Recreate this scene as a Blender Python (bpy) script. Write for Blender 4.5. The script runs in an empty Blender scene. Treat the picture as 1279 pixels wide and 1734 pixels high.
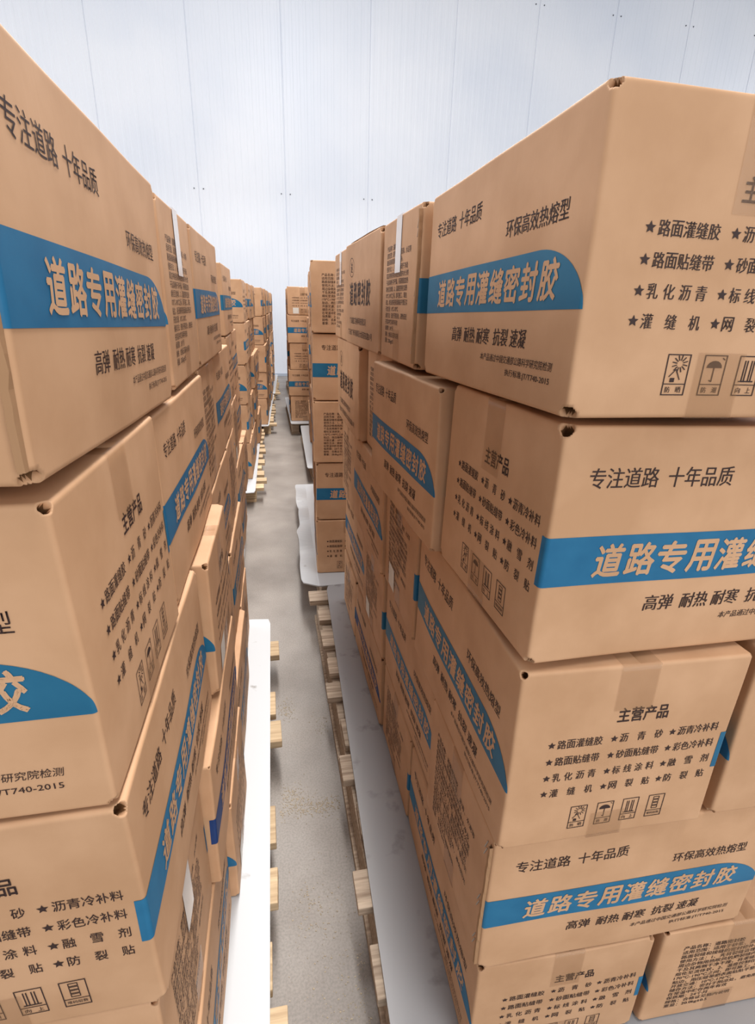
import bpy, bmesh, math, random
from mathutils import Vector, Matrix, noise

# ------------------------------------------------------------------ camera, world, lights
SC = bpy.context.scene
COL = SC.collection
CAM_H = 1.47                       # camera height above the floor
F_PX, PITCH, ROLL, YAW = 912.2, 0.36542, 0.02684, 0.20505

cam_d = bpy.data.cameras.new('camera')
cam = bpy.data.objects.new('camera', cam_d)
COL.objects.link(cam)
cp, sp, cy, sy = math.cos(PITCH), math.sin(PITCH), math.cos(YAW), math.sin(YAW)
fwd = Vector((sy * cp, cy * cp, -sp))
right0 = Vector((cy, -sy, 0))
up0 = right0.cross(fwd)
rt = right0 * math.cos(ROLL) + up0 * math.sin(ROLL)
upv = -right0 * math.sin(ROLL) + up0 * math.cos(ROLL)
m3 = Matrix((rt, upv, -fwd)).transposed()
cam.matrix_world = Matrix.Translation((0, 0, CAM_H)) @ m3.to_4x4()
cam_d.sensor_fit = 'HORIZONTAL'
cam_d.sensor_width = 36.0
cam_d.lens = F_PX / 1279.0 * 36.0
cam_d.clip_start = 0.02
SC.camera = cam

world = bpy.data.worlds.new('daylight')
SC.world = world
world.use_nodes = True
bg = world.node_tree.nodes['Background']
bg.inputs[0].default_value = (0.90, 0.94, 1.0, 1)
bg.inputs[1].default_value = 0.50


def area(name, loc, rot, sx, sy_, power, col):
    d = bpy.data.lights.new(name, 'AREA')
    d.shape = 'RECTANGLE'
    d.size, d.size_y = sx, sy_
    d.energy = power
    d.color = col
    o = bpy.data.objects.new(name, d)
    o.location = loc
    o.rotation_euler = rot
    COL.objects.link(o)
    return o


# roof-light strip over the hall (out of frame), then two added fill strips
area('roof_and_fill_light', (1.0, 2.6, 7.8), (0, 0.10, 0), 0.9, 10.0, 640, (1.0, 0.97, 0.93))
area('roof_and_fill_light', (0.40, 6.2, 6.6), (math.radians(-28), 0, 0), 0.7, 6.5, 400, (1.0, 0.97, 0.93))  # added fill to lift the mid and far aisle floor
area('roof_and_fill_light', (2.6, 8.2, 8.6), (math.radians(-12), 0, 0), 12.0, 1.5, 130, (0.95, 0.97, 1.0))  # added wash to keep the back wall bright
# added side fills that brighten the upper aisle faces, no windows there
area('side_fill', (-9.5, 4.0, 4.6), (math.radians(80), 0, math.radians(-90)), 14.0, 3.2, 620, (1.0, 0.97, 0.95))
area('side_fill', (12.0, 4.0, 5.2), (math.radians(76), 0, math.radians(90)), 14.0, 3.2, 330, (1.0, 0.97, 0.95))
# daylight from the open loading door behind the photographer
area('door_daylight', (3.0, -6.0, 3.4), (math.radians(78), 0, math.radians(14)), 6.0, 4.5, 330, (1.0, 0.97, 0.93))

SC.view_settings.view_transform = 'Standard'
SC.view_settings.look = 'None'
SC.view_settings.gamma = 1.0
SC.view_settings.use_curve_mapping = False
SC.view_settings.exposure = 0.0

random.seed(7)
PI = math.pi


# ------------------------------------------------------------------ materials
def srgb(r, g, b):
    def f(c):
        c /= 255.0
        return c / 12.92 if c <= 0.04045 else ((c + 0.055) / 1.055) ** 2.4
    return (f(r), f(g), f(b), 1.0)


def mat(name, col, rough=0.7, spec=0.3, metal=0.0):
    m = bpy.data.materials.new(name)
    m.use_nodes = True
    b = m.node_tree.nodes['Principled BSDF']
    b.inputs['Base Color'].default_value = col
    b.inputs['Roughness'].default_value = rough
    b.inputs['Specular IOR Level'].default_value = spec
    b.inputs['Metallic'].default_value = metal
    return m


def N(m, t, **kw):
    n = m.node_tree.nodes.new(t)
    for k, v in kw.items():
        setattr(n, k, v)
    return n


def mixed(m, colA, colB, fac_socket, lo=0.35, hi=0.65):
    """colour ramp between two colours driven by a socket -> base colour"""
    r = N(m, 'ShaderNodeValToRGB')
    r.color_ramp.elements[0].position = lo
    r.color_ramp.elements[1].position = hi
    r.color_ramp.elements[0].color = colA
    r.color_ramp.elements[1].color = colB
    m.node_tree.links.new(fac_socket, r.inputs[0])
    return r.outputs[0]


def noise_tex(m, scale, detail=4, coord='Object', vec_scale=None):
    tc = N(m, 'ShaderNodeTexCoord')
    t = N(m, 'ShaderNodeTexNoise')
    t.inputs['Scale'].default_value = scale
    t.inputs['Detail'].default_value = detail
    if vec_scale:
        mp = N(m, 'ShaderNodeMapping')
        mp.inputs['Scale'].default_value = vec_scale
        m.node_tree.links.new(tc.outputs[coord], mp.inputs[0])
        m.node_tree.links.new(mp.outputs[0], t.inputs[0])
    else:
        m.node_tree.links.new(tc.outputs[coord], t.inputs[0])
    return t.outputs['Fac']


def bump(m, sock, strength, dist):
    b = N(m, 'ShaderNodeBump')
    b.inputs['Strength'].default_value = strength
    b.inputs['Distance'].default_value = dist
    m.node_tree.links.new(sock, b.inputs['Height'])
    m.node_tree.links.new(b.outputs[0], m.node_tree.nodes['Principled BSDF'].inputs['Normal'])


def setcol(m, sock):
    m.node_tree.links.new(sock, m.node_tree.nodes['Principled BSDF'].inputs['Base Color'])


def vary(m, sock, amt=0.10):
    """per-object brightness variation"""
    oi = N(m, 'ShaderNodeObjectInfo')
    mr = N(m, 'ShaderNodeMapRange')
    mr.inputs[3].default_value = 1 - amt
    mr.inputs[4].default_value = 1 + amt
    m.node_tree.links.new(oi.outputs['Random'], mr.inputs[0])
    hs = N(m, 'ShaderNodeHueSaturation')
    m.node_tree.links.new(mr.outputs[0], hs.inputs['Value'])
    m.node_tree.links.new(sock, hs.inputs['Color'])
    return hs.outputs[0]


M = {}
m = M['board'] = mat('kraft_cardboard', srgb(204, 160, 118), 0.62, 0.25)
c = mixed(m, srgb(190, 149, 114), srgb(204, 163, 128), noise_tex(m, 9, 5))
setcol(m, vary(m, c, 0.05))
bump(m, noise_tex(m, 3, 3, vec_scale=(40, 40, 1.2)), 0.10, 0.002)
M['inner'] = mat('cardboard_inside', srgb(120, 88, 60), 0.9, 0.1)
M['cut'] = mat('cut_cardboard_edge', srgb(168, 132, 100), 0.85, 0.1)
M['ink'] = mat('dark_print', srgb(58, 42, 40), 0.6, 0.25)
m = M['blue'] = mat('blue_print', srgb(34, 116, 165), 0.5, 0.3)
c = mixed(m, srgb(36, 110, 152), srgb(28, 102, 144), noise_tex(m, 25, 3))
oi = N(m, 'ShaderNodeObjectInfo')
mb = N(m, 'ShaderNodeMixRGB', blend_type='MULTIPLY')
mb.inputs[0].default_value = 1.0
m.node_tree.links.new(c, mb.inputs[1])
m.node_tree.links.new(oi.outputs['Color'], mb.inputs[2])
setcol(m, mb.outputs[0])
m = M['tape'] = mat('clear_brown_tape', srgb(172, 132, 94), 0.16, 0.55)
m.node_tree.nodes['Principled BSDF'].inputs['Alpha'].default_value = 0.23
M['tape_glare'] = mat('painted_tape_glare', srgb(222, 214, 210), 0.15, 0.5)  # glare on the packing tape, put into the colour as white
M['label'] = mat('white_label', srgb(226, 222, 214), 0.45, 0.3)
M['steel'] = mat('staple_steel', srgb(190, 180, 170), 0.35, 0.5, 0.9)

m = M['wall'] = mat('white_panel', srgb(224, 229, 238), 0.38, 0.4)
c = mixed(m, srgb(216, 222, 233), srgb(226, 230, 238), noise_tex(m, 0.6, 2))
setcol(m, c)
M['seam'] = mat('panel_seam', srgb(170, 178, 192), 0.6)
M['bolt'] = mat('bolt_head', srgb(70, 74, 84), 0.5, 0.5)

m = M['floor'] = mat('concrete', srgb(140, 132, 126), 0.5, 0.35)
t = m.node_tree
n1 = noise_tex(m, 3.0, 8)
c1 = mixed(m, srgb(126, 118, 112), srgb(157, 149, 142), n1, 0.3, 0.7)
n2 = noise_tex(m, 180, 4)
r2 = N(m, 'ShaderNodeValToRGB')
r2.color_ramp.elements[0].position = 0.35
r2.color_ramp.elements[0].color = (0.82, 0.82, 0.82, 1)
r2.color_ramp.elements[1].position = 0.6
r2.color_ramp.elements[1].color = (1.05, 1.05, 1.05, 1)
t.links.new(n2, r2.inputs[0])
mx = N(m, 'ShaderNodeMixRGB', blend_type='MULTIPLY')
mx.inputs[0].default_value = 1.0
t.links.new(c1, mx.inputs[1])
t.links.new(r2.outputs[0], mx.inputs[2])
setcol(m, mx.outputs[0])
bump(m, n2, 0.15, 0.002)
nr = noise_tex(m, 5, 4)
mr = N(m, 'ShaderNodeMapRange')
mr.inputs[3].default_value = 0.32
mr.inputs[4].default_value = 0.62
t.links.new(nr, mr.inputs[0])
t.links.new(mr.outputs[0], t.nodes['Principled BSDF'].inputs['Roughness'])
M['dust'] = mat('sawdust', srgb(205, 190, 168), 0.9, 0.1)

m = M['wood'] = mat('pallet_wood', srgb(196, 170, 138), 0.8, 0.2)
c = mixed(m, srgb(172, 146, 116), srgb(214, 190, 156), noise_tex(m, 6, 6, vec_scale=(1, 14, 14)), 0.3, 0.7)
setcol(m, vary(m, c, 0.12))
m = M['oldwood'] = mat('weathered_pallet_wood', srgb(150, 132, 116), 0.85, 0.2)
c = mixed(m, srgb(140, 122, 106), srgb(200, 182, 162), noise_tex(m, 7, 6, vec_scale=(1, 14, 14)), 0.3, 0.7)
setcol(m, vary(m, c, 0.15))
m = M['sheet'] = mat('white_sheet', srgb(232, 232, 232), 0.35, 0.4)
nz = noise_tex(m, 14, 6)
c = mixed(m, srgb(140, 137, 134), srgb(190, 193, 197), nz, 0.22, 0.32)
setcol(m, c)
m = M['greysheet'] = mat('grey_white_sheet', srgb(205, 204, 206), 0.4, 0.4)
c = mixed(m, srgb(120, 118, 118), srgb(158, 158, 161), noise_tex(m, 12, 6), 0.25, 0.4)
setcol(m, c)


# ------------------------------------------------------------------ helpers
def link(name, me, parent=None):
    o = bpy.data.objects.new(name, me)
    COL.objects.link(o)
    if parent:
        o.parent = parent
    return o


def tag(o, label=None, cat=None, group=None, kind=None):
    if label: o['label'] = label
    if cat: o['category'] = cat
    if group: o['group'] = group
    if kind: o['kind'] = kind
    return o


def empty(name, loc, rz=0):
    o = bpy.data.objects.new(name, None)
    COL.objects.link(o)
    o.location = loc
    o.rotation_euler = (0, 0, rz)
    o.empty_display_size = 0.1
    return o


def mesh_from(name, verts, faces, mats, fm=None, smooth=None):
    me = bpy.data.meshes.new(name)
    me.from_pydata(verts, [], faces)
    for mm in mats:
        me.materials.append(mm)
    if fm:
        me.polygons.foreach_set('material_index', fm)
    if smooth is not None:
        me.polygons.foreach_set('use_smooth', smooth)
    me.update()
    return me


def box_mesh(name, lo, hi, material, bev=0.003, jit=0.0, seed=0):
    bm = bmesh.new()
    bmesh.ops.create_cube(bm, size=1)
    for v in bm.verts:
        for i in range(3):
            v.co[i] = lo[i] if v.co[i] < 0 else hi[i]
    if bev:
        bmesh.ops.bevel(bm, geom=bm.edges[:], offset=bev, segments=2, affect='EDGES', profile=0.6)
    if jit:
        rnd = random.Random(seed)
        off = Vector((rnd.random() * 50, rnd.random() * 50, 0))
        for v in bm.verts:
            v.co += noise.noise_vector(v.co * 14 + off) * jit
    me = bpy.data.meshes.new(name)
    bm.to_mesh(me)
    bm.free()
    me.materials.append(material)
    return me


# ------------------------------------------------------------------ the setting
FL_Y0, FL_Y1, X0, X1, WALL_Y = -9.0, 12.1, -11.0, 15.0, 12.1
bm = bmesh.new()
bmesh.ops.create_grid(bm, x_segments=2, y_segments=2, size=1)
for v in bm.verts:
    v.co.x = X0 + (v.co.x + 1) / 2 * (X1 - X0)
    v.co.y = FL_Y0 + (v.co.y + 1) / 2 * (FL_Y1 + 0.3 - FL_Y0)
me = bpy.data.meshes.new('floor')
bm.to_mesh(me); bm.free()
me.materials.append(M['floor'])
tag(link('floor', me), kind='structure')


def wall_back():
    """pressed sandwich-panel wall: fine ribs and grooved panel joints, real profile"""
    prof = []                                  # (x, depth towards the room)
    pitch, panel, xj = 0.125, 1.62, -1.09
    x = X0
    k = 0
    xs = []
    while x < X1:
        xs.append(x); x += pitch
    joints = [xj + panel * i for i in range(-8, 12)]
    for i, x in enumerate(xs):
        h = 0.0035 if i % 2 else 0.0025
        prof += [(x, 0), (x + 0.045, 0), (x + 0.053, h), (x + 0.095, h), (x + 0.103, 0)]
    for j in joints:
        if X0 < j < X1:
            prof = [p for p in prof if abs(p[0] - j) > 0.02]
            prof += [(j - 0.012, 0), (j - 0.005, -0.012), (j + 0.005, -0.012), (j + 0.012, 0)]
    prof.sort()
    prof = [(X0 - .01, 0)] + prof + [(X1, 0)]
    zt = 9.2
    verts, faces = [], []
    for (x, d) in prof:
        verts += [(x, WALL_Y - d, 0), (x, WALL_Y - d, zt)]
    n = len(prof)
    for i in range(n - 1):
        faces.append((2 * i, 2 * i + 2, 2 * i + 3, 2 * i + 1))
    b = len(verts)
    verts += [(X0, WALL_Y + .15, 0), (X1, WALL_Y + .15, 0), (X1, WALL_Y + .15, zt), (X0, WALL_Y + .15, zt)]
    faces.append((b, b + 3, b + 2, b + 1))
    faces.append((1, 2 * n - 1, b + 2, b + 3))
    w = link('wall_back', mesh_from('wall_back', verts, faces, [M['wall']]))
    tag(w, kind='structure')
    # bolt pairs along the wall rails behind the panels
    bm = bmesh.new()
    bmesh.ops.create_cone(bm, cap_ends=True, segments=6, radius1=0.012, radius2=0.010, depth=0.012,
                          matrix=Matrix.Rotation(PI / 2, 4, 'X'))
    bme = bpy.data.meshes.new('bolt'); bm.to_mesh(bme); bm.free()
    bme.materials.append(M['bolt'])
    for j in joints:
        for z in (1.98 + CAM_H, 5.38 + CAM_H):
            for s in (-0.085, 0.085):
                x = j + s
                if -2.5 < x < 11.5:
                    o = link('bolt', bme, w)
                    o.location = (x, WALL_Y - 0.008, z)
    return w


wall_back()
tag(link('baseboard_back', box_mesh('baseboard_back', (X0, WALL_Y - 0.03, 0), (X1, WALL_Y - 0.004, 0.06), M['seam'], 0.004)),
    kind='structure')

# ------------------------------------------------------------------ carton prints (flat layout)
BL, BW, BH = 0.503, 0.332, 0.300


def text_mesh(body, bold=0.0, shear=0.0):
    cu = bpy.data.curves.new('t', 'FONT')
    cu.body = body
    cu.size = 1.0
    cu.shear = shear
    cu.resolution_u = 2
    cu.fill_mode = 'FRONT'
    o = bpy.data.objects.new('t', cu)
    COL.objects.link(o)
    dg = bpy.context.evaluated_depsgraph_get()
    me = bpy.data.meshes.new_from_object(o.evaluated_get(dg))
    vs = [(v.co.x, v.co.y) for v in me.vertices]
    fs = [tuple(p.vertices) for p in me.polygons]
    bpy.data.objects.remove(o); bpy.data.curves.remove(cu); bpy.data.meshes.remove(me)
    if bold > 0 and vs:                       # heavier strokes: the glyph over itself, shifted a little
        sh = ((-bold, 0), (bold, 0), (0, -bold), (0, bold)) if bold > 0.015 else ((-bold, 0), (bold, 0))
        n = len(vs)
        v2, f2 = [], []
        for k, (dx, dy) in enumerate(sh):
            v2 += [(x + dx, y + dy) for x, y in vs]
            f2 += [tuple(i + n * k for i in fc) for fc in fs]
        return v2, f2
    return vs, fs


class Print:
    """pieces of 2-D print in (s, t): s along the face from its left edge, t down from the top (metres)"""
    def __init__(self): self.items = []

    def add(self, vs, fs, m, off=0.0005): self.items.append((vs, fs, m, off))

    def text(self, body, s0, s1, t0, t1, bold=0.0, shear=0.0, m='ink', off=0.0006, keep=False):
        vs, fs = text_mesh(body, bold, shear)
        if not vs: return
        xa, xb = min(v[0] for v in vs), max(v[0] for v in vs)
        ya, yb = min(v[1] for v in vs), max(v[1] for v in vs)
        if keep:                                   # s1 ignored: keep the aspect
            k = (t1 - t0) / 0.92
            self.add([(s0 + (x - xa) * k, t1 - (y + 0.1) * k) for x, y in vs], fs, m, off)
        else:
            self.add([(s0 + (x - xa) / (xb - xa) * (s1 - s0), t1 - (y - ya) / (yb - ya) * (t1 - t0)) for x, y in vs], fs, m, off)

    def poly(self, pts, m='ink', off=0.0006): self.add(list(pts), [tuple(range(len(pts)))], m, off)

    def rect(self, s0, s1, t0, t1, m='ink', off=0.0006): self.poly([(s0, t1), (s1, t1), (s1, t0), (s0, t0)], m, off)

    def line(self, a, b, w, m='ink'):
        dx, dy = b[0] - a[0], b[1] - a[1]
        l = math.hypot(dx, dy) or 1
        nx, ny = -dy / l * w / 2, dx / l * w / 2
        self.poly([(a[0] + nx, a[1] + ny), (a[0] - nx, a[1] - ny), (b[0] - nx, b[1] - ny), (b[0] + nx, b[1] + ny)], m)

    def frame(self, s0, s1, t0, t1, w):
        self.rect(s0, s1, t0, t0 + w); self.rect(s0, s1, t1 - w, t1)
        self.rect(s0, s0 + w, t0, t1); self.rect(s1 - w, s1, t0, t1)

    def star(self, s, t, r):
        c = []
        for i in range(10):
            a = -PI / 2 + i * PI / 5
            q = r if i % 2 == 0 else r * 0.45
            c.append((s + q * math.cos(a), t + q * math.sin(a)))
        self.add(c + [(s, t)], [(i, (i + 1) % 10, 10) for i in range(10)], 'ink', 0.0006)


def print_A(dark_title=False):
    p = Print()
    L = BL
    t0, t1 = 0.129, 0.192
    nc, nr_ = 56, 4
    sa, sb = -0.010, L + 0.0015
    vs, fs = [], []
    curve0 = L * 0.80
    ss = sorted(set([sa + (sb - sa) * i / nc for i in range(nc + 1)] +
                    [k * 0.001 for k in range(-11, 9)] + [L + k * 0.001 for k in range(-14, 2)]))
    nc = len(ss) - 1
    for s in ss:
        if s > curve0:
            q = (s - curve0) / (sb - curve0)
            top = t1 - (t1 - t0) * max(0.0, 1 - q ** 2.1) ** 0.55
        else:
            top = t0
        for j in range(nr_ + 1):
            vs.append((s, t1 + (top - t1) * j / nr_))
    for i in range(nc):
        for j in range(nr_):
            a = i * (nr_ + 1) + j
            fs.append((a, a + nr_ + 1, a + nr_ + 2, a + 1))
    p.add(vs, fs, 'blue', 0.0005)
    p.text('专注道路', 0.040, 0.131, 0.047, 0.071, 0.004)
    p.text('十年品质', 0.144, 0.232, 0.047, 0.071, 0.004)
    p.text('环保高效热熔型', 0.318, 0.458, 0.085, 0.106, 0.004)
    for i, ch in enumerate('道路专用灌缝密封胶'):
        p.text(ch, 0.066 + i * 0.0435, 0.066 + i * 0.0435 + 0.041, 0.139, 0.183, 0.026, 0.10, 'board', 0.0010)
    for i, w in enumerate(('高弹', '耐热', '耐寒', '抗裂', '速凝')):
        s = 0.150 + (0, 0.054, 0.103, 0.158, 0.207)[i]
        p.text(w, s, s + 0.042, 0.213, 0.235, 0.012, 0.08)
    p.text('本产品通过中国交通部公路科学研究院检测', 0.272, 0.466, 0.246, 0.256, 0.004, 0.15)
    p.text('执行标准:JT/T740-2015', 0.352, 0.463, 0.262, 0.272, 0.006)
    return p


def print_B():
    p = Print()
    p.text('主营产品', 0.146, 0.222, 0.066, 0.090, 0.016)
    cols = (0.056, 0.148, 0.238)
    rows = (('路面灌缝胶', '沥青砂', '沥青冷补料'), ('路面贴缝带', '砂面贴缝带', '彩色冷补料'),
            ('乳化沥青', '标线涂料', '融雪剂'), ('灌缝机', '网裂贴', '防裂贴'))
    for r, row in enumerate(rows):
        t = 0.1165 + r * 0.0282
        for cidx, w in enumerate(row):
            s = cols[cidx]
            p.star(s, t, 0.0058)
            a, b = s + 0.0085, s + 0.0085 + 0.066
            k = len(w)
            cw = 0.0125
            for i, ch in enumerate(w):
                q = a + (b - cw - a) * (i / (k - 1))
                p.text(ch, q, q + cw, t - 0.0075, t + 0.0070, 0.010)
    w = 0.0012
    for i, s in enumerate((0.103, 0.146, 0.188, 0.231)):
        a, b, ta, tb = s, s + 0.027, 0.232, 0.275
        p.frame(a, b, ta, tb, w)
        if i < 3:
            p.rect(a, b, tb - 0.0125, tb - 0.0115)
            for ch, q in zip(('防晒', '防潮', '向上')[i], (0.004, 0.0165)):
                p.text(ch, a + q, a + q + 0.006, tb - 0.0092, tb - 0.003, 0.01)
        cx_ = (a + b) / 2
        if i == 0:                                # keep from sun
            cy_ = ta + 0.010
            for k in range(12):
                an = k * PI / 6 + 0.2
                p.line((cx_ + 0.002 + math.cos(an) * 0.0035, cy_ + math.sin(an) * 0.0035),
                       (cx_ + 0.002 + math.cos(an) * 0.009, cy_ + math.sin(an) * 0.009), 0.0011)
            p.line((cx_ - 0.008, tb - 0.0195), (cx_ - 0.001, ta + 0.0155), 0.001)
            p.line((cx_ + 0.005, tb - 0.0165), (cx_ - 0.001, ta + 0.0155), 0.001)
            p.rect(cx_ - 0.006, cx_ - 0.001, tb - 0.0185, tb - 0.014)
        elif i == 1:                              # umbrella
            pts = [(cx_ + 0.009 * math.cos(PI * k / 8), ta + 0.0135 - 0.0075 * math.sin(PI * k / 8)) for k in range(9)]
            p.poly(pts)
            p.line((cx_, ta + 0.012), (cx_, tb - 0.015), 0.0012)
            p.line((cx_, tb - 0.015), (cx_ - 0.003, tb - 0.0165), 0.0012)
            p.line((cx_ + .008, ta + 0.003), (cx_ + 0.011, ta + 0.005), 0.001)
        elif i == 2:                              # this way up
            for q in (-0.0055, 0.0025):
                p.line((cx_ + q, ta + 0.005), (cx_ + q, tb - 0.015), 0.0013)
                p.line((cx_ + q + 0.003, ta + 0.005), (cx_ + q + 0.003, tb - 0.015), 0.0013)
            p.rect(cx_ - 0.009, cx_ + 0.009, tb - 0.0165, tb - 0.0150)
        else:                                     # stacked layers limit
            for k in range(4):
                p.frame(cx_ - 0.005, cx_ + 0.005, ta + 0.004 + k * 0.006, ta + 0.0095 + k * 0.006, 0.001)
            p.rect(a, b, tb - 0.0125, tb - 0.0115)
            p.text('堆码层数', a + 0.003, b - 0.003, tb - 0.009, tb - 0.004, 0.01)
    return p


D_TEXT = ('产品名称：道路密封胶', '适用范围：适用于砂浆、沥青、水泥等', '路面裂缝和接缝的密封修补。', '使用方法：1、先将裂缝清理干净及',
          '周边杂物用热吹风机把裂缝内水分烘', '干及其两侧干净干燥，将灌缝胶加热', '熔化至流体状，2、温度控制在加热',
          '170℃-190℃之间，即可施工。填充', '贴边，用压缝带把表面粘贴平整压实', '开放交通：10℃-170℃', '储存方法：密封于阴凉处，避免阳光',
          '在常温中贮存两年有效', '保质期：24个月', '规格：合格证见箱内说明', '重量：20.0kg±0.5')


def print_D():
    p = Print()
    for i, tx in enumerate(D_TEXT):
        t = 0.052 + i * 0.0143
        p.text(tx, 0.048, 0, t, t + 0.0118, 0.014 if i in (0, 14) else 0.008, keep=True)
    return p


def print_C():
    p = Print()
    cx_, cy_ = 0.108, 0.070
    n = 28
    for (rx, ry, w) in ((0.034, 0.027, 0.0018),):
        for k in range(n):
            a, b = 2 * PI * k / n, 2 * PI * (k + 1) / n
            p.line((cx_ + rx * math.cos(a), cy_ + ry * math.sin(a)), (cx_ + rx * math.cos(b), cy_ + ry * math.sin(b)), w)
    p.text('达', cx_ - 0.014, cx_ + 0.014, cy_ - 0.015, cy_ + 0.015, 0.01)
    for i, ch in enumerate('道路密封胶'):
        p.text(ch, 0.075 + i * 0.066, 0.075 + i * 0.066 + 0.056, 0.112, 0.182, 0.02)
    p.text('广东路盛工程材料科技有限公司', 0.078, 0.345, 0.216, 0.236, 0.008)
    p.text('广东省广州市番禺区大龙街茶东路31号', 0.045, 0.425, 0.252, 0.272, 0.008)
    return p


PA, PB, PC, PD = print_A(), print_B(), print_C(), print_D()


# ------------------------------------------------------------------ carton meshes
def deform_fn(seed, bulge):
    off = Vector((seed * 3.7, seed * 1.3, seed * 7.1))

    def f(v):
        x, y, z = v
        zz = (z - BH / 2) / (BH / 2)
        cx_ = math.cos(max(-1, min(1, 2 * x / BL)) * PI / 2)
        cy_ = math.cos(max(-1, min(1, 2 * y / BW)) * PI / 2)
        cz_ = math.cos(max(-1, min(1, zz)) * PI / 2)
        d = Vector((0, 0, 0))
        wx = min(1, abs(2 * x / BL)) ** 6
        wy = min(1, abs(2 * y / BW)) ** 6
        d.y += math.copysign(bulge * cx_ * cz_ * wy, y)
        d.x += math.copysign(bulge * 0.6 * cy_ * cz_ * wx, x)
        if z > BH * 0.5:
            d.z -= 0.0025 * cx_ * cy_ * (max(0, zz) ** 6)
        nn = noise.noise_vector(Vector((x, y, z)) * 5.5 + off)
        d += Vector((nn.x, nn.y, nn.z * 0.3)) * 0.0024
        return Vector(v) + d
    return f


def axis_lines(D):
    e = [0, 0.0013, 0.0027, 0.0043, 0.006, 0.0078, 0.0098, 0.012, 0.016, 0.022, 0.030]
    inner = D - 0.06
    k = max(2, round(inner / 0.026))
    mid = [0.030 + inner * i / k for i in range(1, k)]
    return e + mid + [D - a for a in reversed(e)]


def carton_mesh(name, seed, faceprints, bulge=0.004, holes=(1.0,) * 8):
    """kraft box with rounded folds, open corner notches, a flap slit on top and its printing"""
    f = deform_fn(seed, bulge)
    r = 0.0045
    X = [a - BL / 2 for a in axis_lines(BL)]
    Yl = axis_lines(BW)
    mid = BW / 2
    Yl = sorted([y for y in Yl if abs(y - mid) > 0.006] + [mid - 0.0016, mid, mid + 0.0016])
    Y = [a - BW / 2 for a in Yl]
    Z = axis_lines(BH)
    lo = Vector((-BL / 2, -BW / 2, 0)); hi = Vector((BL / 2, BW / 2, BH))
    corners = [Vector((sx * BL / 2, sy_ * BW / 2, z)) for sx in (-1, 1) for sy_ in (-1, 1) for z in (0, BH)]
    rnd = random.Random(seed)
    verts, faces, fm, sm, idx = [], [], [], [], {}

    def vert(p):
        key = (round(p[0], 5), round(p[1], 5), round(p[2], 5))
        if key in idx: return idx[key]
        P = Vector(p)
        if abs(P.y) < 1e-6 and abs(P.z - BH) < 1e-6 and abs(P.x) < BL / 2 - 0.004:
            P.z -= 0.004
            q = P
        else:
            inn = Vector([min(max(P[i], lo[i] + r), hi[i] - r) for i in range(3)])
            dv = P - inn
            q = inn + dv.normalized() * r if dv.length > 1e-9 else P
        for ci, c_ in enumerate(corners):
            dist = (Vector(p) - c_).length
            R = 0.0110 * holes[ci]
            if dist < R:
                n = Vector((math.copysign(1, c_.x), math.copysign(1, c_.y), 0.9 if c_.z > 0.1 else -0.9)).normalized()
                q = q - n * (0.024 * min(1.0, (1 - dist / R) * 2.6))
        idx[key] = len(verts)
        verts.append(f(q))
        return idx[key]

    def quad(a, b, c_, d):
        ii = (vert(a), vert(b), vert(c_), vert(d))
        cen = (Vector(a) + Vector(b) + Vector(c_) + Vector(d)) / 4
        hole = any((cen - k).length < 0.0098 * holes[ci] for ci, k in enumerate(corners))
        faces.append(ii); fm.append(1 if hole else 0); sm.append(True)
    for i in range(len(X) - 1):
        for k in range(len(Z) - 1):
            a, b, c_, d = X[i], X[i + 1], Z[k], Z[k + 1]
            quad((a, lo.y, c_), (b, lo.y, c_), (b, lo.y, d), (a, lo.y, d))
            quad((b, hi.y, c_), (a, hi.y, c_), (a, hi.y, d), (b, hi.y, d))
    for j in range(len(Y) - 1):
        for k in range(len(Z) - 1):
            a, b, c_, d = Y[j], Y[j + 1], Z[k], Z[k + 1]
            quad((hi.x, a, c_), (hi.x, b, c_), (hi.x, b, d), (hi.x, a, d))
            quad((lo.x, b, c_), (lo.x, a, c_), (lo.x, a, d), (lo.x, b, d))
    for i in range(len(X) - 1):
        for j in range(len(Y) - 1):
            a, b, c_, d = X[i], X[i + 1], Y[j], Y[j + 1]
            quad((a, c_, BH), (b, c_, BH), (b, d, BH), (a, d, BH))
            quad((a, d, 0), (b, d, 0), (b, c_, 0), (a, c_, 0))
    # printing, wrapped round the rounded vertical folds
    PER = 2 * (BL + BW)

    def peri(u, t, off):
        u %= PER
        segs = ((BL, Vector((-BL / 2, -BW / 2, 0)), Vector((1, 0, 0)), Vector((0, -1, 0))),
                (BW, Vector((BL / 2, -BW / 2, 0)), Vector((0, 1, 0)), Vector((1, 0, 0))),
                (BL, Vector((BL / 2, BW / 2, 0)), Vector((-1, 0, 0)), Vector((0, 1, 0))),
                (BW, Vector((-BL / 2, BW / 2, 0)), Vector((0, -1, 0)), Vector((-1, 0, 0))))
        for ln, o, d, n in segs:
            if u <= ln:
                P = o + d * u
                break
            u -= ln
        P.z = BH - t
        inn = Vector([min(max(P[i], lo[i] + r), hi[i] - r) for i in range(3)])
        dv = (P - inn)
        dv.z = 0
        nrm = dv.normalized()
        base = inn + nrm * r
        base.z = P.z
        return f(base) + nrm * off
    starts = (0, BL, BL + BW, 2 * BL + BW)
    mi = {'ink': 2, 'blue': 3, 'board': 0}
    for st, pr in zip(starts, faceprints):
        if not pr: continue
        for vs, fs, mm, off in pr.items:
            b = len(verts)
            verts.extend(peri(st + s, t, off) for s, t in vs)
            for fc in fs:
                faces.append(tuple(b + i for i in fc)); fm.append(mi[mm]); sm.append(False)
    me = mesh_from(name, verts, faces, [M['board'], M['inner'], M['ink'], M['blue']], fm, sm)
    # printed faces must look outwards
    return me, f


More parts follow.
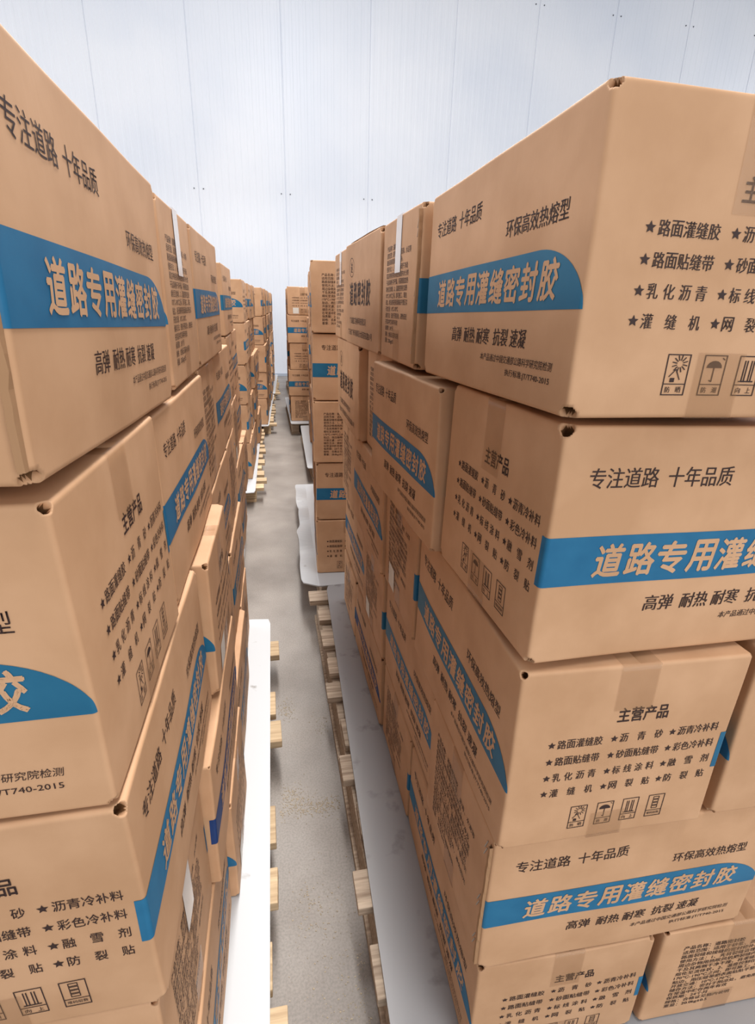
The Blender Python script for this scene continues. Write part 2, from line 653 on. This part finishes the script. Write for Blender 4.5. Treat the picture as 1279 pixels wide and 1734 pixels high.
def tape_mesh(name, f, drop=0.085, w=0.056, bottom=True):
    """packing tape over the top slit and folded down both short ends"""
    verts, faces = [], []
    o = 0.0012

    def strip(zt, dr, up):
        pts = []
        e = BL / 2
        n = 5
        for k in range(n + 1):
            pts.append((-e - o, (zt - dr * (1 - k / n)) if up else (zt + dr * (1 - k / n))))
        m_ = 18
        for k in range(1, m_):
            pts.append((-e + 2 * e * k / m_, zt + (o if up else -o)))
        for k in range(n + 1):
            pts.append((e + o, (zt - dr * (k / n)) if up else (zt + dr * (k / n))))
        b = len(verts)
        for (x, z) in pts:
            for y in (-w / 2, 0, w / 2):
                q = f(Vector((max(-e, min(e, x)), y, max(0, min(BH, z)))))
                q += Vector((x - max(-e, min(e, x)), 0, z - max(0, min(BH, z))))
                verts.append(q)
        for i in range(len(pts) - 1):
            for j in range(2):
                a = b + i * 3 + j
                fc = (a, a + 1, a + 4, a + 3)
                faces.append(fc if not up else fc[::-1])
    strip(BH, drop, True)
    if bottom:
        strip(0.0, drop * 0.7, False)
    return mesh_from(name, verts, faces, [M['tape']], None, [True] * len(faces))


def sticker_mesh(name, f, side, s0, s1, t0, t1):
    """paper label on a short face: side +1 (list side) or -1 (text side)"""
    verts, faces = [], []
    n = 3
    for i in range(n + 1):
        for j in range(n + 1):
            s = s0 + (s1 - s0) * i / n
            z = BH - (t1 + (t0 - t1) * j / n)
            y = (-BW / 2 + s) if side > 0 else (BW / 2 - s)
            q = f(Vector((side * BL / 2, y, z)))
            q.x += side * 0.0013
            verts.append(q)
    for i in range(n):
        for j in range(n):
            a = i * (n + 1) + j
            faces.append((a, a + n + 1, a + n + 2, a + 1))
    return mesh_from(name, verts, faces, [M['label']])


VAR = []      # (mesh, tape mesh, sticker on text side, sticker on list side)
for k, (pr, bulge) in enumerate((((PA, PB, PA, PD), 0.0022), ((PA, PB, PA, PD), 0.0014), ((PA, PB, PA, PD), 0.0030),
                                 ((PA, PB, PC, PD), 0.0020))):
    rr = random.Random(40 + k)
    me, f = carton_mesh('carton', k + 1, pr, bulge, [rr.choice((0.35, 0.7, 0.9, 1.1)) for _ in range(8)])
    VAR.append((me, tape_mesh('packing_tape', f, (0.085, 0.10, 0.07, 0.09)[k]),
                sticker_mesh('label_sticker', f, -1, 0.06, 0.125, 0.222, 0.285),
                sticker_mesh('label_sticker', f, 1, 0.06, 0.125, 0.222, 0.285), f))


WT = []
for v_ in VAR:
    w_ = sticker_mesh('tape_glare_strip', v_[4], -1, 0.140, 0.188, 0.002, 0.112)  # end of the tape where its glare is painted white
    w_.materials.clear(); w_.materials.append(M['tape_glare'])
    WT.append(w_)


def joint_parts(root, f):
    """the stitched corner joint: the overlapping flap edge and its wire staples"""
    verts, faces = [], []
    n = 24
    rnd = random.Random(5)
    for k in range(n + 1):
        z = 0.012 + (BH - 0.024) * k / n
        j = rnd.uniform(-0.0012, 0.0012)
        for (dx, dy) in ((0, -0.001), (-0.0055, -0.001 + j), (-0.006, 0.004 + j), (0, 0.006)):
            verts.append(f(Vector((-BL / 2, -BW / 2 + 0.004, z))) + Vector((dx, dy, 0)))
    for k in range(n):
        for q in range(3):
            a = k * 4 + q
            faces.append((a, a + 4, a + 5, a + 1))
    fl = link('joint_flap', mesh_from('joint_flap', verts, faces, [M['cut']]), root)
    for z in (0.04, 0.055, 0.135, 0.15, 0.255, 0.27):
        p = f(Vector((-BL / 2, -BW / 2 + 0.024, z)))
        bm = bmesh.new()
        bmesh.ops.create_cone(bm, cap_ends=True, segments=6, radius1=0.0009, radius2=0.0009, depth=0.024,
                              matrix=Matrix.Translation(p + Vector((-0.001, 0, 0))) @ Matrix.Rotation(0.35, 4, 'X'))
        me = bpy.data.meshes.new('staple'); bm.to_mesh(me); bm.free()
        me.materials.append(M['steel'])
        link('staple', me, root)


def loose_flap(root, f, side):
    """a top flap that stands a little proud along one long side"""
    verts = []
    n = 16
    for k in range(n + 1):
        x = (-0.44 + 0.88 * k / n) * BL
        lift = 0.0035 * math.sin(PI * k / n) ** 0.7 + 0.001
        for (y, dz) in ((0.012, lift), (0.012, lift + 0.004), (BW * 0.46, 0.005), (BW * 0.46, 0.001)):
            p = f(Vector((x, side * (BW / 2 - y), BH)))
            p.z += dz + 0.0008
            verts.append(p)
    faces = []
    for k in range(n):
        for q in range(4):
            a, b = k * 4 + q, k * 4 + (q + 1) % 4
            faces.append((a, b, b + 4, a + 4))
    faces += [(3, 2, 1, 0), (n * 4, n * 4 + 1, n * 4 + 2, n * 4 + 3)]
    link('top_flap', mesh_from('top_flap', verts, faces, [M['board'], M['inner']], [1 if i % 4 == 0 else 0 for i in range(n * 4)] + [1, 1]), root)


TH = {'R': {'A': -PI / 2, 'B': PI, 'E': PI / 2, 'D': 0, 'C': PI / 2},
      'L': {'A': PI / 2, 'B': 0, 'E': -PI / 2, 'D': PI, 'C': -PI / 2}}
FACE_WORDS = {'A': 'blue-striped side', 'E': 'blue-striped side', 'B': 'starred product list', 'D': 'dense text side',
              'C': 'company name side'}
LAYER = ('top', 'second', 'third', 'fourth', 'bottom')
ORD = ('first', 'second', 'third', 'fourth', 'fifth', 'sixth', 'seventh', 'eighth')
cnt = 0


def carton(side, face, nx, ny, yaw, zb, zt, label, group, var=None, sticker=None, joint=False, flap=0, settle=None, navy=False, white=False):
    """nx, ny: the near corner on the aisle side; zb, zt: bottom and top relative to the camera"""
    global cnt
    la, ac = (BL, BW) if face in 'AEC' else (BW, BL)
    sg = 1 if side == 'R' else -1
    d = Vector((math.sin(yaw), math.cos(yaw), 0)); v = Vector((math.cos(yaw), -math.sin(yaw), 0)) * sg
    cen = Vector((nx, ny, 0)) + d * la / 2 + v * ac / 2
    if var is None:
        var = 3 if face == 'C' else cnt % 3
    cnt += 1
    me, tp, st, st2, f = VAR[var]
    o = link('carton', me)
    o.location = (cen.x, cen.y, CAM_H + zb + 0.002)
    o.rotation_euler = (0, 0, TH[side][face] - yaw)
    o.scale = (1, 1, (zt - zb - 0.0055) / BH)
    if settle:                      # how this box has settled: lift, near end up, top leaning off the aisle, bulge in height
        dz, ti, ro, ds = settle
        u = Vector((0, 0, 1))
        d2 = d * math.cos(ti) - u * math.sin(ti); u2 = u * math.cos(ti) + d * math.sin(ti)
        v2 = v * math.cos(ro) - u2 * math.sin(ro); u3 = u2 * math.cos(ro) + v * math.sin(ro)
        Q = Matrix((d2, v2, u3)).transposed() @ Matrix((d, v, u))
        o.rotation_euler = (Q @ Matrix.Rotation(TH[side][face] - yaw, 3, 'Z')).to_euler()
        o.location.z += dz
        o.scale = (1, 1, (zt - zb - 0.0045) * (1 + ds) / BH)
    o.color = random.choice(((1, 1, 1, 1), (1, .93, .86, 1), (.9, 1.0, .92, 1), (1.1, 1.08, 1.05, 1)))
    if navy: o.color = (.95, .33, .62, 1)
    tag(o, label, 'carton', group)
    link('packing_tape', tp, o)
    if sticker:
        link('label_sticker', st if sticker == 'D' else st2, o)['label'] = 'white paper label'
    if white:
        link('tape_glare_strip', WT[var], o)['label'] = 'strip of tape with white glare painted in'
    if joint:
        joint_parts(o, f)
    if flap:
        loose_flap(o, f, flap)
    return o


# ------------------------------------------------------------------ near stacks, box by box
ZR = [0.1762, -0.1165, -0.4213, -0.7373, -1.0352, -1.302]
ZL = [0.153, -0.1427, -0.447, -0.7446, -1.0417, -1.3412]
near_R = {
    0: [('A', .290, .488, -.0083, '', (.0055, .0254, .013, -.012)), ('D', .281, 1.031, -.001, 'JT'), ('C', .277, 1.372, -.021), ('D', .274, 1.892, 0.0, 'T')],
    1: [('B', .299, .510, -.0266, '', (-.0005, .0047, .0239, .0)), ('A', .2765, .852, -.0305, '', (-.001, .009, .004, -.02)), ('D', .312, 1.373, 0), ('C', .285, 1.713, -.0055)],
    2: [('A', .2948, .5056, .0204, '', (.003, 0, .005, -.016)), ('D', .306, 1.030, .01, 'S'), ('E', .300, 1.370, 0), ('D', .302, 1.88, 0)],
    3: [('D', .299, .520, .02, 'J'), ('A', .322, .862, -.0055), ('D', .312, 1.380, 0, 'S'), ('A', .318, 1.722, 0)],
    4: [('A', .305, .523, .031), ('D', .318, 1.034, .01), ('A', .312, 1.380, 0, 'N'), ('D', .312, 1.890, 0)],
}
near_L = {
    0: [('A', -.159, .3955, .0283, 'J', (.0075, .0344, 0, .004)), ('D', -.150, .958, .016, 'T'), ('A', -.143, 1.300, .0244)],
    1: [('B', -.1556, .4085, .0324, '', (.0015, -.004, .0144, 0)), ('A', -.1512, .764, .023, '', (0, .006, .007, -.02)), ('D', -.150, 1.283, .014), ('A', -.146, 1.626, .02)],
    2: [('E', -.1415, .4046, .013, '', (.004, .004, .0251, -.010)), ('B', -.122, .926, .0211, 'S'), ('A', -.150, 1.273, .02), ('D', -.140, 1.789, .014)],
    3: [('D', -.154, .412, .0211, 'T'), ('A', -.1296, .752, .0211, 'N', (.0, .0, -.012, -.014)), ('D', -.144, 1.267, .012, 'S'), ('A', -.138, 1.608, .02)],
    4: [('A', -.150, .412, .0211), ('B', -.122, .924, .0211, 'S'), ('A', -.128, 1.264, .02), ('D', -.130, 1.778, .012)],
}
for side, rows, Z, nm in (('R', near_R, ZR, 'nearest right stack'), ('L', near_L, ZL, 'nearest left stack')):
    for lv, row in rows.items():
        for i, b in enumerate(row):
            face, x, y, ya = b[:4]
            fl = b[4] if len(b) > 4 else ''
            carton(side, face, x, y, ya, Z[lv + 1], Z[lv],
                   'kraft carton, %s to aisle, %s from front, %s layer, %s' % (FACE_WORDS[face], ORD[i], LAYER[lv], nm),
                   'cartons on the %s' % nm, var=(1 if lv == 0 and i == 0 else None),
                   settle=b[5] if len(b) > 5 else None, navy=(fl == 'N'), white='T' in fl,
                   sticker=('D' if face == 'D' else 'B') if fl == 'S' else None, joint='J' in fl,
                   flap=(1 if side == 'R' and lv == 0 and i == 2 else 0))
# second column seen at the front of the right stack
carton('R', 'A', .652, .505, .0272, ZR[3], ZR[2] - .004, 'kraft carton at right frame edge beside starred-list carton, third layer, nearest right stack',
       'cartons on the nearest right stack')
carton('R', 'E', .656, .512, .031, ZR[5], ZR[4], 'kraft carton showing dense product text, bottom layer, lower right corner of photo',
       'cartons on the nearest right stack')

# ------------------------------------------------------------------ stacks further down the aisle
PAT = {0: 'ADAD', 1: 'BADA', 2: 'EBAD', 3: 'DADE', 4: 'AEDB'}


def far_stack(side, nm, x, y, yaw, ztop, rows, seed, keep=None):
    rnd = random.Random(seed)
    sg = 1 if side == 'R' else -1
    for lv, row in enumerate(rows):
        u = 0.0
        for i, face in enumerate(row):
            la = BL + .012 if face in 'AEC' else BW + .014
            pr = rnd.uniform(-.004, .026)
            px = x + math.sin(yaw) * u - sg * pr
            py = y + math.cos(yaw) * u + (rnd.uniform(-.012, .0) if i == 0 else 0.0)
            carton(side, face, px, py, yaw + rnd.uniform(-.009, .009), ztop - .3 * (lv + 1), ztop - .3 * lv,
                   'kraft carton, %s to aisle, %s from front, %s layer, %s' % (FACE_WORDS[face], ORD[i], LAYER[lv], nm),
                   'cartons on the %s' % nm, sticker=('D' if face == 'D' and rnd.random() < .4 else 'B' if nm == 'fourth right stack' and lv == 0 and i == 0 else None))
            u += la


far_stack('L', 'second left stack', -.178, 2.58, .012, .157, ('A', 'BA', 'DA', 'AD', 'DA'), 11)
far_stack('L', 'third left stack', -.158, 4.31, .03, .157, ('BAAD', 'ADAB', 'BADA', 'ADAB', 'BADA'), 12)
far_stack('L', 'fourth left stack', -.020, 6.445, .04, .157, ('ADAAB', 'BADAD', 'ABADA', 'BAADB', 'ADBAD'), 13)
far_stack('L', 'farthest left stack', .085, 8.95, .03, .157, ('ADADA', 'BADAB', 'EBADA', 'DADAB', 'ABADA'), 14)
far_stack('R', 'second right stack', .230, 2.54, .065, .179, ('EDA', 'DADD', 'EDA', 'DADD', 'AAD'), 15)
far_stack('R', 'third right stack', .385, 4.60, .055, .170, ('ADAB', 'DADA', 'EDAD', 'BAAD', 'ADAD'), 16)
far_stack('R', 'fourth right stack', .276, 6.52, .03, .179, ('ADAB', 'DADA', 'ADAB', 'DAAD', 'EDAD'), 17)
far_stack('R', 'farthest right stack', .400, 9.0, .02, .150, ('ADA', 'DAD', 'BAD', 'DAD', 'ADA'), 18)


# ------------------------------------------------------------------ pallets and their cover sheets
def pallet(nm, x0, x1, y0, y1, top, label, wood, seed, side, nb=9, ragged=0.02):
    """top = deck height above floor; deck boards run across the aisle direction"""
    rnd = random.Random(seed)
    t = empty('wooden_pallet', (x0, y0, 0))
    tag(t, label, 'pallet', 'pallets along the aisle')
    X, Y = x1 - x0, y1 - y0
    th = 0.026
    for i in range(3):
        cx_ = (0.042 if side == 'R' else 0.045, X / 2, X - (0.045 if side == 'R' else 0.085))[i]
        link('stringer', box_mesh('stringer', (cx_ - .045, 0.01, 0.022), (cx_ + .045, Y - .01, top - th), wood, .004, .003, rnd.randint(0, 999)), t)
    for i in range(nb):
        wd = rnd.uniform(.085, .125)
        cy_ = wd / 2 + (Y - wd) * i / (nb - 1) + (rnd.uniform(-.02, .02) if 0 < i < nb - 1 else 0)
        a = -rnd.uniform(0, ragged) if side == 'R' else -0.005
        b = X + (rnd.uniform(0, ragged) if side == 'L' else 0.005)
        link('deck_board', box_mesh('deck_board', (a, cy_ - wd / 2, top - th), (b, cy_ + wd / 2, top), wood, .003, .003, rnd.randint(0, 999)), t)
    for i in range(3):
        cx_ = (0.042, X / 2, X - (0.042 if side == 'R' else 0.095))[i]
        link('bottom_board', box_mesh('bottom_board', (cx_ - .055, 0, 0), (cx_ + .055, Y, 0.022), wood, .003, .002, rnd.randint(0, 999)), t)
    return t


def sheet(x0, x1, y0, y1, z, label, material, seed, wave=0.0, round_=0.03, skew=0.0, th=0.006):
    nx_, ny_ = 14, 40
    verts, faces = [], []
    off = Vector((seed * 5.1, seed * 2.3, 0))
    for lay in (1, 0):
        for i in range(nx_ + 1):
            for j in range(ny_ + 1):
                u, v = i / nx_, j / ny_
                x = x0 + (x1 - x0) * u
                y = y0 + (y1 - y0) * v
                cx_ = min(max(x, x0 + round_), x1 - round_); cy_ = min(max(y, y0 + round_), y1 - round_)
                dx, dy = x - cx_, y - cy_
                l = math.hypot(dx, dy)
                if abs(dx) > 1e-6 and abs(dy) > 1e-6 and l > round_:
                    x, y = cx_ + dx / l * round_, cy_ + dy / l * round_
                x += skew * (v - 0.5)
                zz = z
                if wave:
                    e = min(1.0, max(0.0, 1 - (x - x0) / 0.05)) if wave > 0 else 0
                    zz += wave * e * max(0.0, 0.30 + noise.noise(Vector((0, y * 4.0, 0)) + off))
                    x += 0.5 * wave * e * noise.noise(Vector((3, y * 5.0, 0)) + off)
                verts.append((x, y, zz - (0 if lay else th)))
    n = (nx_ + 1) * (ny_ + 1)

    def q(i, j): return i * (ny_ + 1) + j
    for i in range(nx_):
        for j in range(ny_):
            faces.append((q(i, j), q(i + 1, j), q(i + 1, j + 1), q(i, j + 1)))
            faces.append((n + q(i, j), n + q(i, j + 1), n + q(i + 1, j + 1), n + q(i + 1, j)))
    ring = [q(i, 0) for i in range(nx_)] + [q(nx_, j) for j in range(ny_)] + [q(i, ny_) for i in range(nx_, 0, -1)] + [q(0, j) for j in range(ny_, 0, -1)]
    for a, b in zip(ring, ring[1:] + ring[:1]):
        faces.append((a, n + a, n + b, b))
    o = link('cover_sheet', mesh_from('cover_sheet', verts, faces, [material], None, [False] * len(faces)))
    return tag(o, label, 'sheet', 'white sheets over the pallets')


def set_down(side, nm, x_edge, y0, y1, zbase, far_label, wood, sheetmat, seed, pal_x, pal_y0, pal_y1, **kw):
    zb = CAM_H + zbase
    x0, x1 = (x_edge, x_edge + 1.08) if side == 'R' else (x_edge - 1.08, x_edge)
    th = 0.006
    rag = kw.pop('ragged', .02)
    nb = kw.pop('nb', 9)
    sheet(x0, x1, y0, y1, zb, 'white sheet under the cartons of the %s, over its pallet' % nm, sheetmat, seed, th=th, **kw)
    p0, p1 = (pal_x, pal_x + 1.06) if side == 'R' else (pal_x - 1.06, pal_x)
    pallet(nm, p0, p1, pal_y0, pal_y1, zb - th - .004, 'wooden pallet with rough board ends under the %s' % nm, wood, seed, side, nb, rag)


set_down('R', 'nearest right stack', .207, .46, 2.37, ZR[5], '', M['oldwood'], M['greysheet'], 1, .192, .47, 2.34, skew=.07, ragged=.045, nb=11)
set_down('L', 'nearest left stack', -.046, .38, 2.17, ZL[5], '', M['wood'], M['sheet'], 2, -.050, .40, 2.0, skew=.022, ragged=.048, nb=10)
set_down('L', 'second left stack', -.172, 2.50, 3.55, -1.343, '', M['wood'], M['sheet'], 3, -.18, 2.52, 3.5, ragged=.01)
set_down('L', 'third left stack', -.106, 3.96, 6.30, -1.343, '', M['wood'], M['sheet'], 4, -.085, 4.1, 6.25, skew=.04, ragged=.05, nb=12)
set_down('L', 'fourth left stack', .05, 6.36, 8.75, -1.343, '', M['wood'], M['sheet'], 5, .06, 6.5, 8.7, skew=.10, ragged=.05, nb=12)
set_down('L', 'farthest left stack', .17, 8.82, 11.3, -1.343, '', M['wood'], M['sheet'], 6, .17, 8.95, 11.2, skew=.10, ragged=.05, nb=12)
set_down('R', 'second right stack', .155, 2.40, 4.05, -1.321, '', M['oldwood'], M['sheet'], 7, .23, 2.46, 4.0, skew=.05, wave=.045, ragged=.01)
set_down('R', 'third right stack', .335, 4.52, 6.30, -1.330, '', M['oldwood'], M['sheet'], 8, .37, 4.60, 6.25, skew=.05, ragged=.01)
set_down('R', 'fourth right stack', .255, 6.36, 8.3, -1.321, '', M['oldwood'], M['sheet'], 9, .27, 6.45, 8.2, ragged=.01)
set_down('R', 'farthest right stack', .390, 8.9, 10.5, -1.350, '', M['oldwood'], M['sheet'], 10, .36, 8.9, 10.5, ragged=.01)


# ------------------------------------------------------------------ spilt sawdust on the floor
def dust():
    rnd = random.Random(3)
    verts, faces = [], []
    spots = [(.02, 1.30, .05, .05, 260), (.10, 1.25, .10, .03, 420), (.015, 1.70, .03, .05, 160), (.05, .95, .05, .06, 90),
             (.12, .62, .07, .10, 220), (.17, .75, .05, .12, 160), (.08, .85, .1, .2, 160), (.15, 1.6, .05, .06, 90)]
    for (x, y, sx, sy_, n) in spots:
        for _ in range(n):
            px, py = rnd.gauss(x, sx * .6), rnd.gauss(y, sy_ * .6)
            if not (-.02 < px < .165): continue
            s = rnd.uniform(.0007, .0022)
            a = rnd.random() * PI
            b = len(verts)
            for k in range(4):
                verts.append((px + s * math.cos(a + k * PI / 2) * (1.6 if k % 2 else .7), py + s * math.sin(a + k * PI / 2), .0006))
            verts.append((px, py, .0006 + s))
            faces += [(b, b + 1, b + 4), (b + 1, b + 2, b + 4), (b + 2, b + 3, b + 4), (b + 3, b, b + 4)]
    o = link('sawdust', mesh_from('sawdust', verts, faces, [M['dust']]))
    tag(o, 'pale sawdust crumbs scattered over the concrete aisle floor', 'sawdust', kind='stuff')


dust()
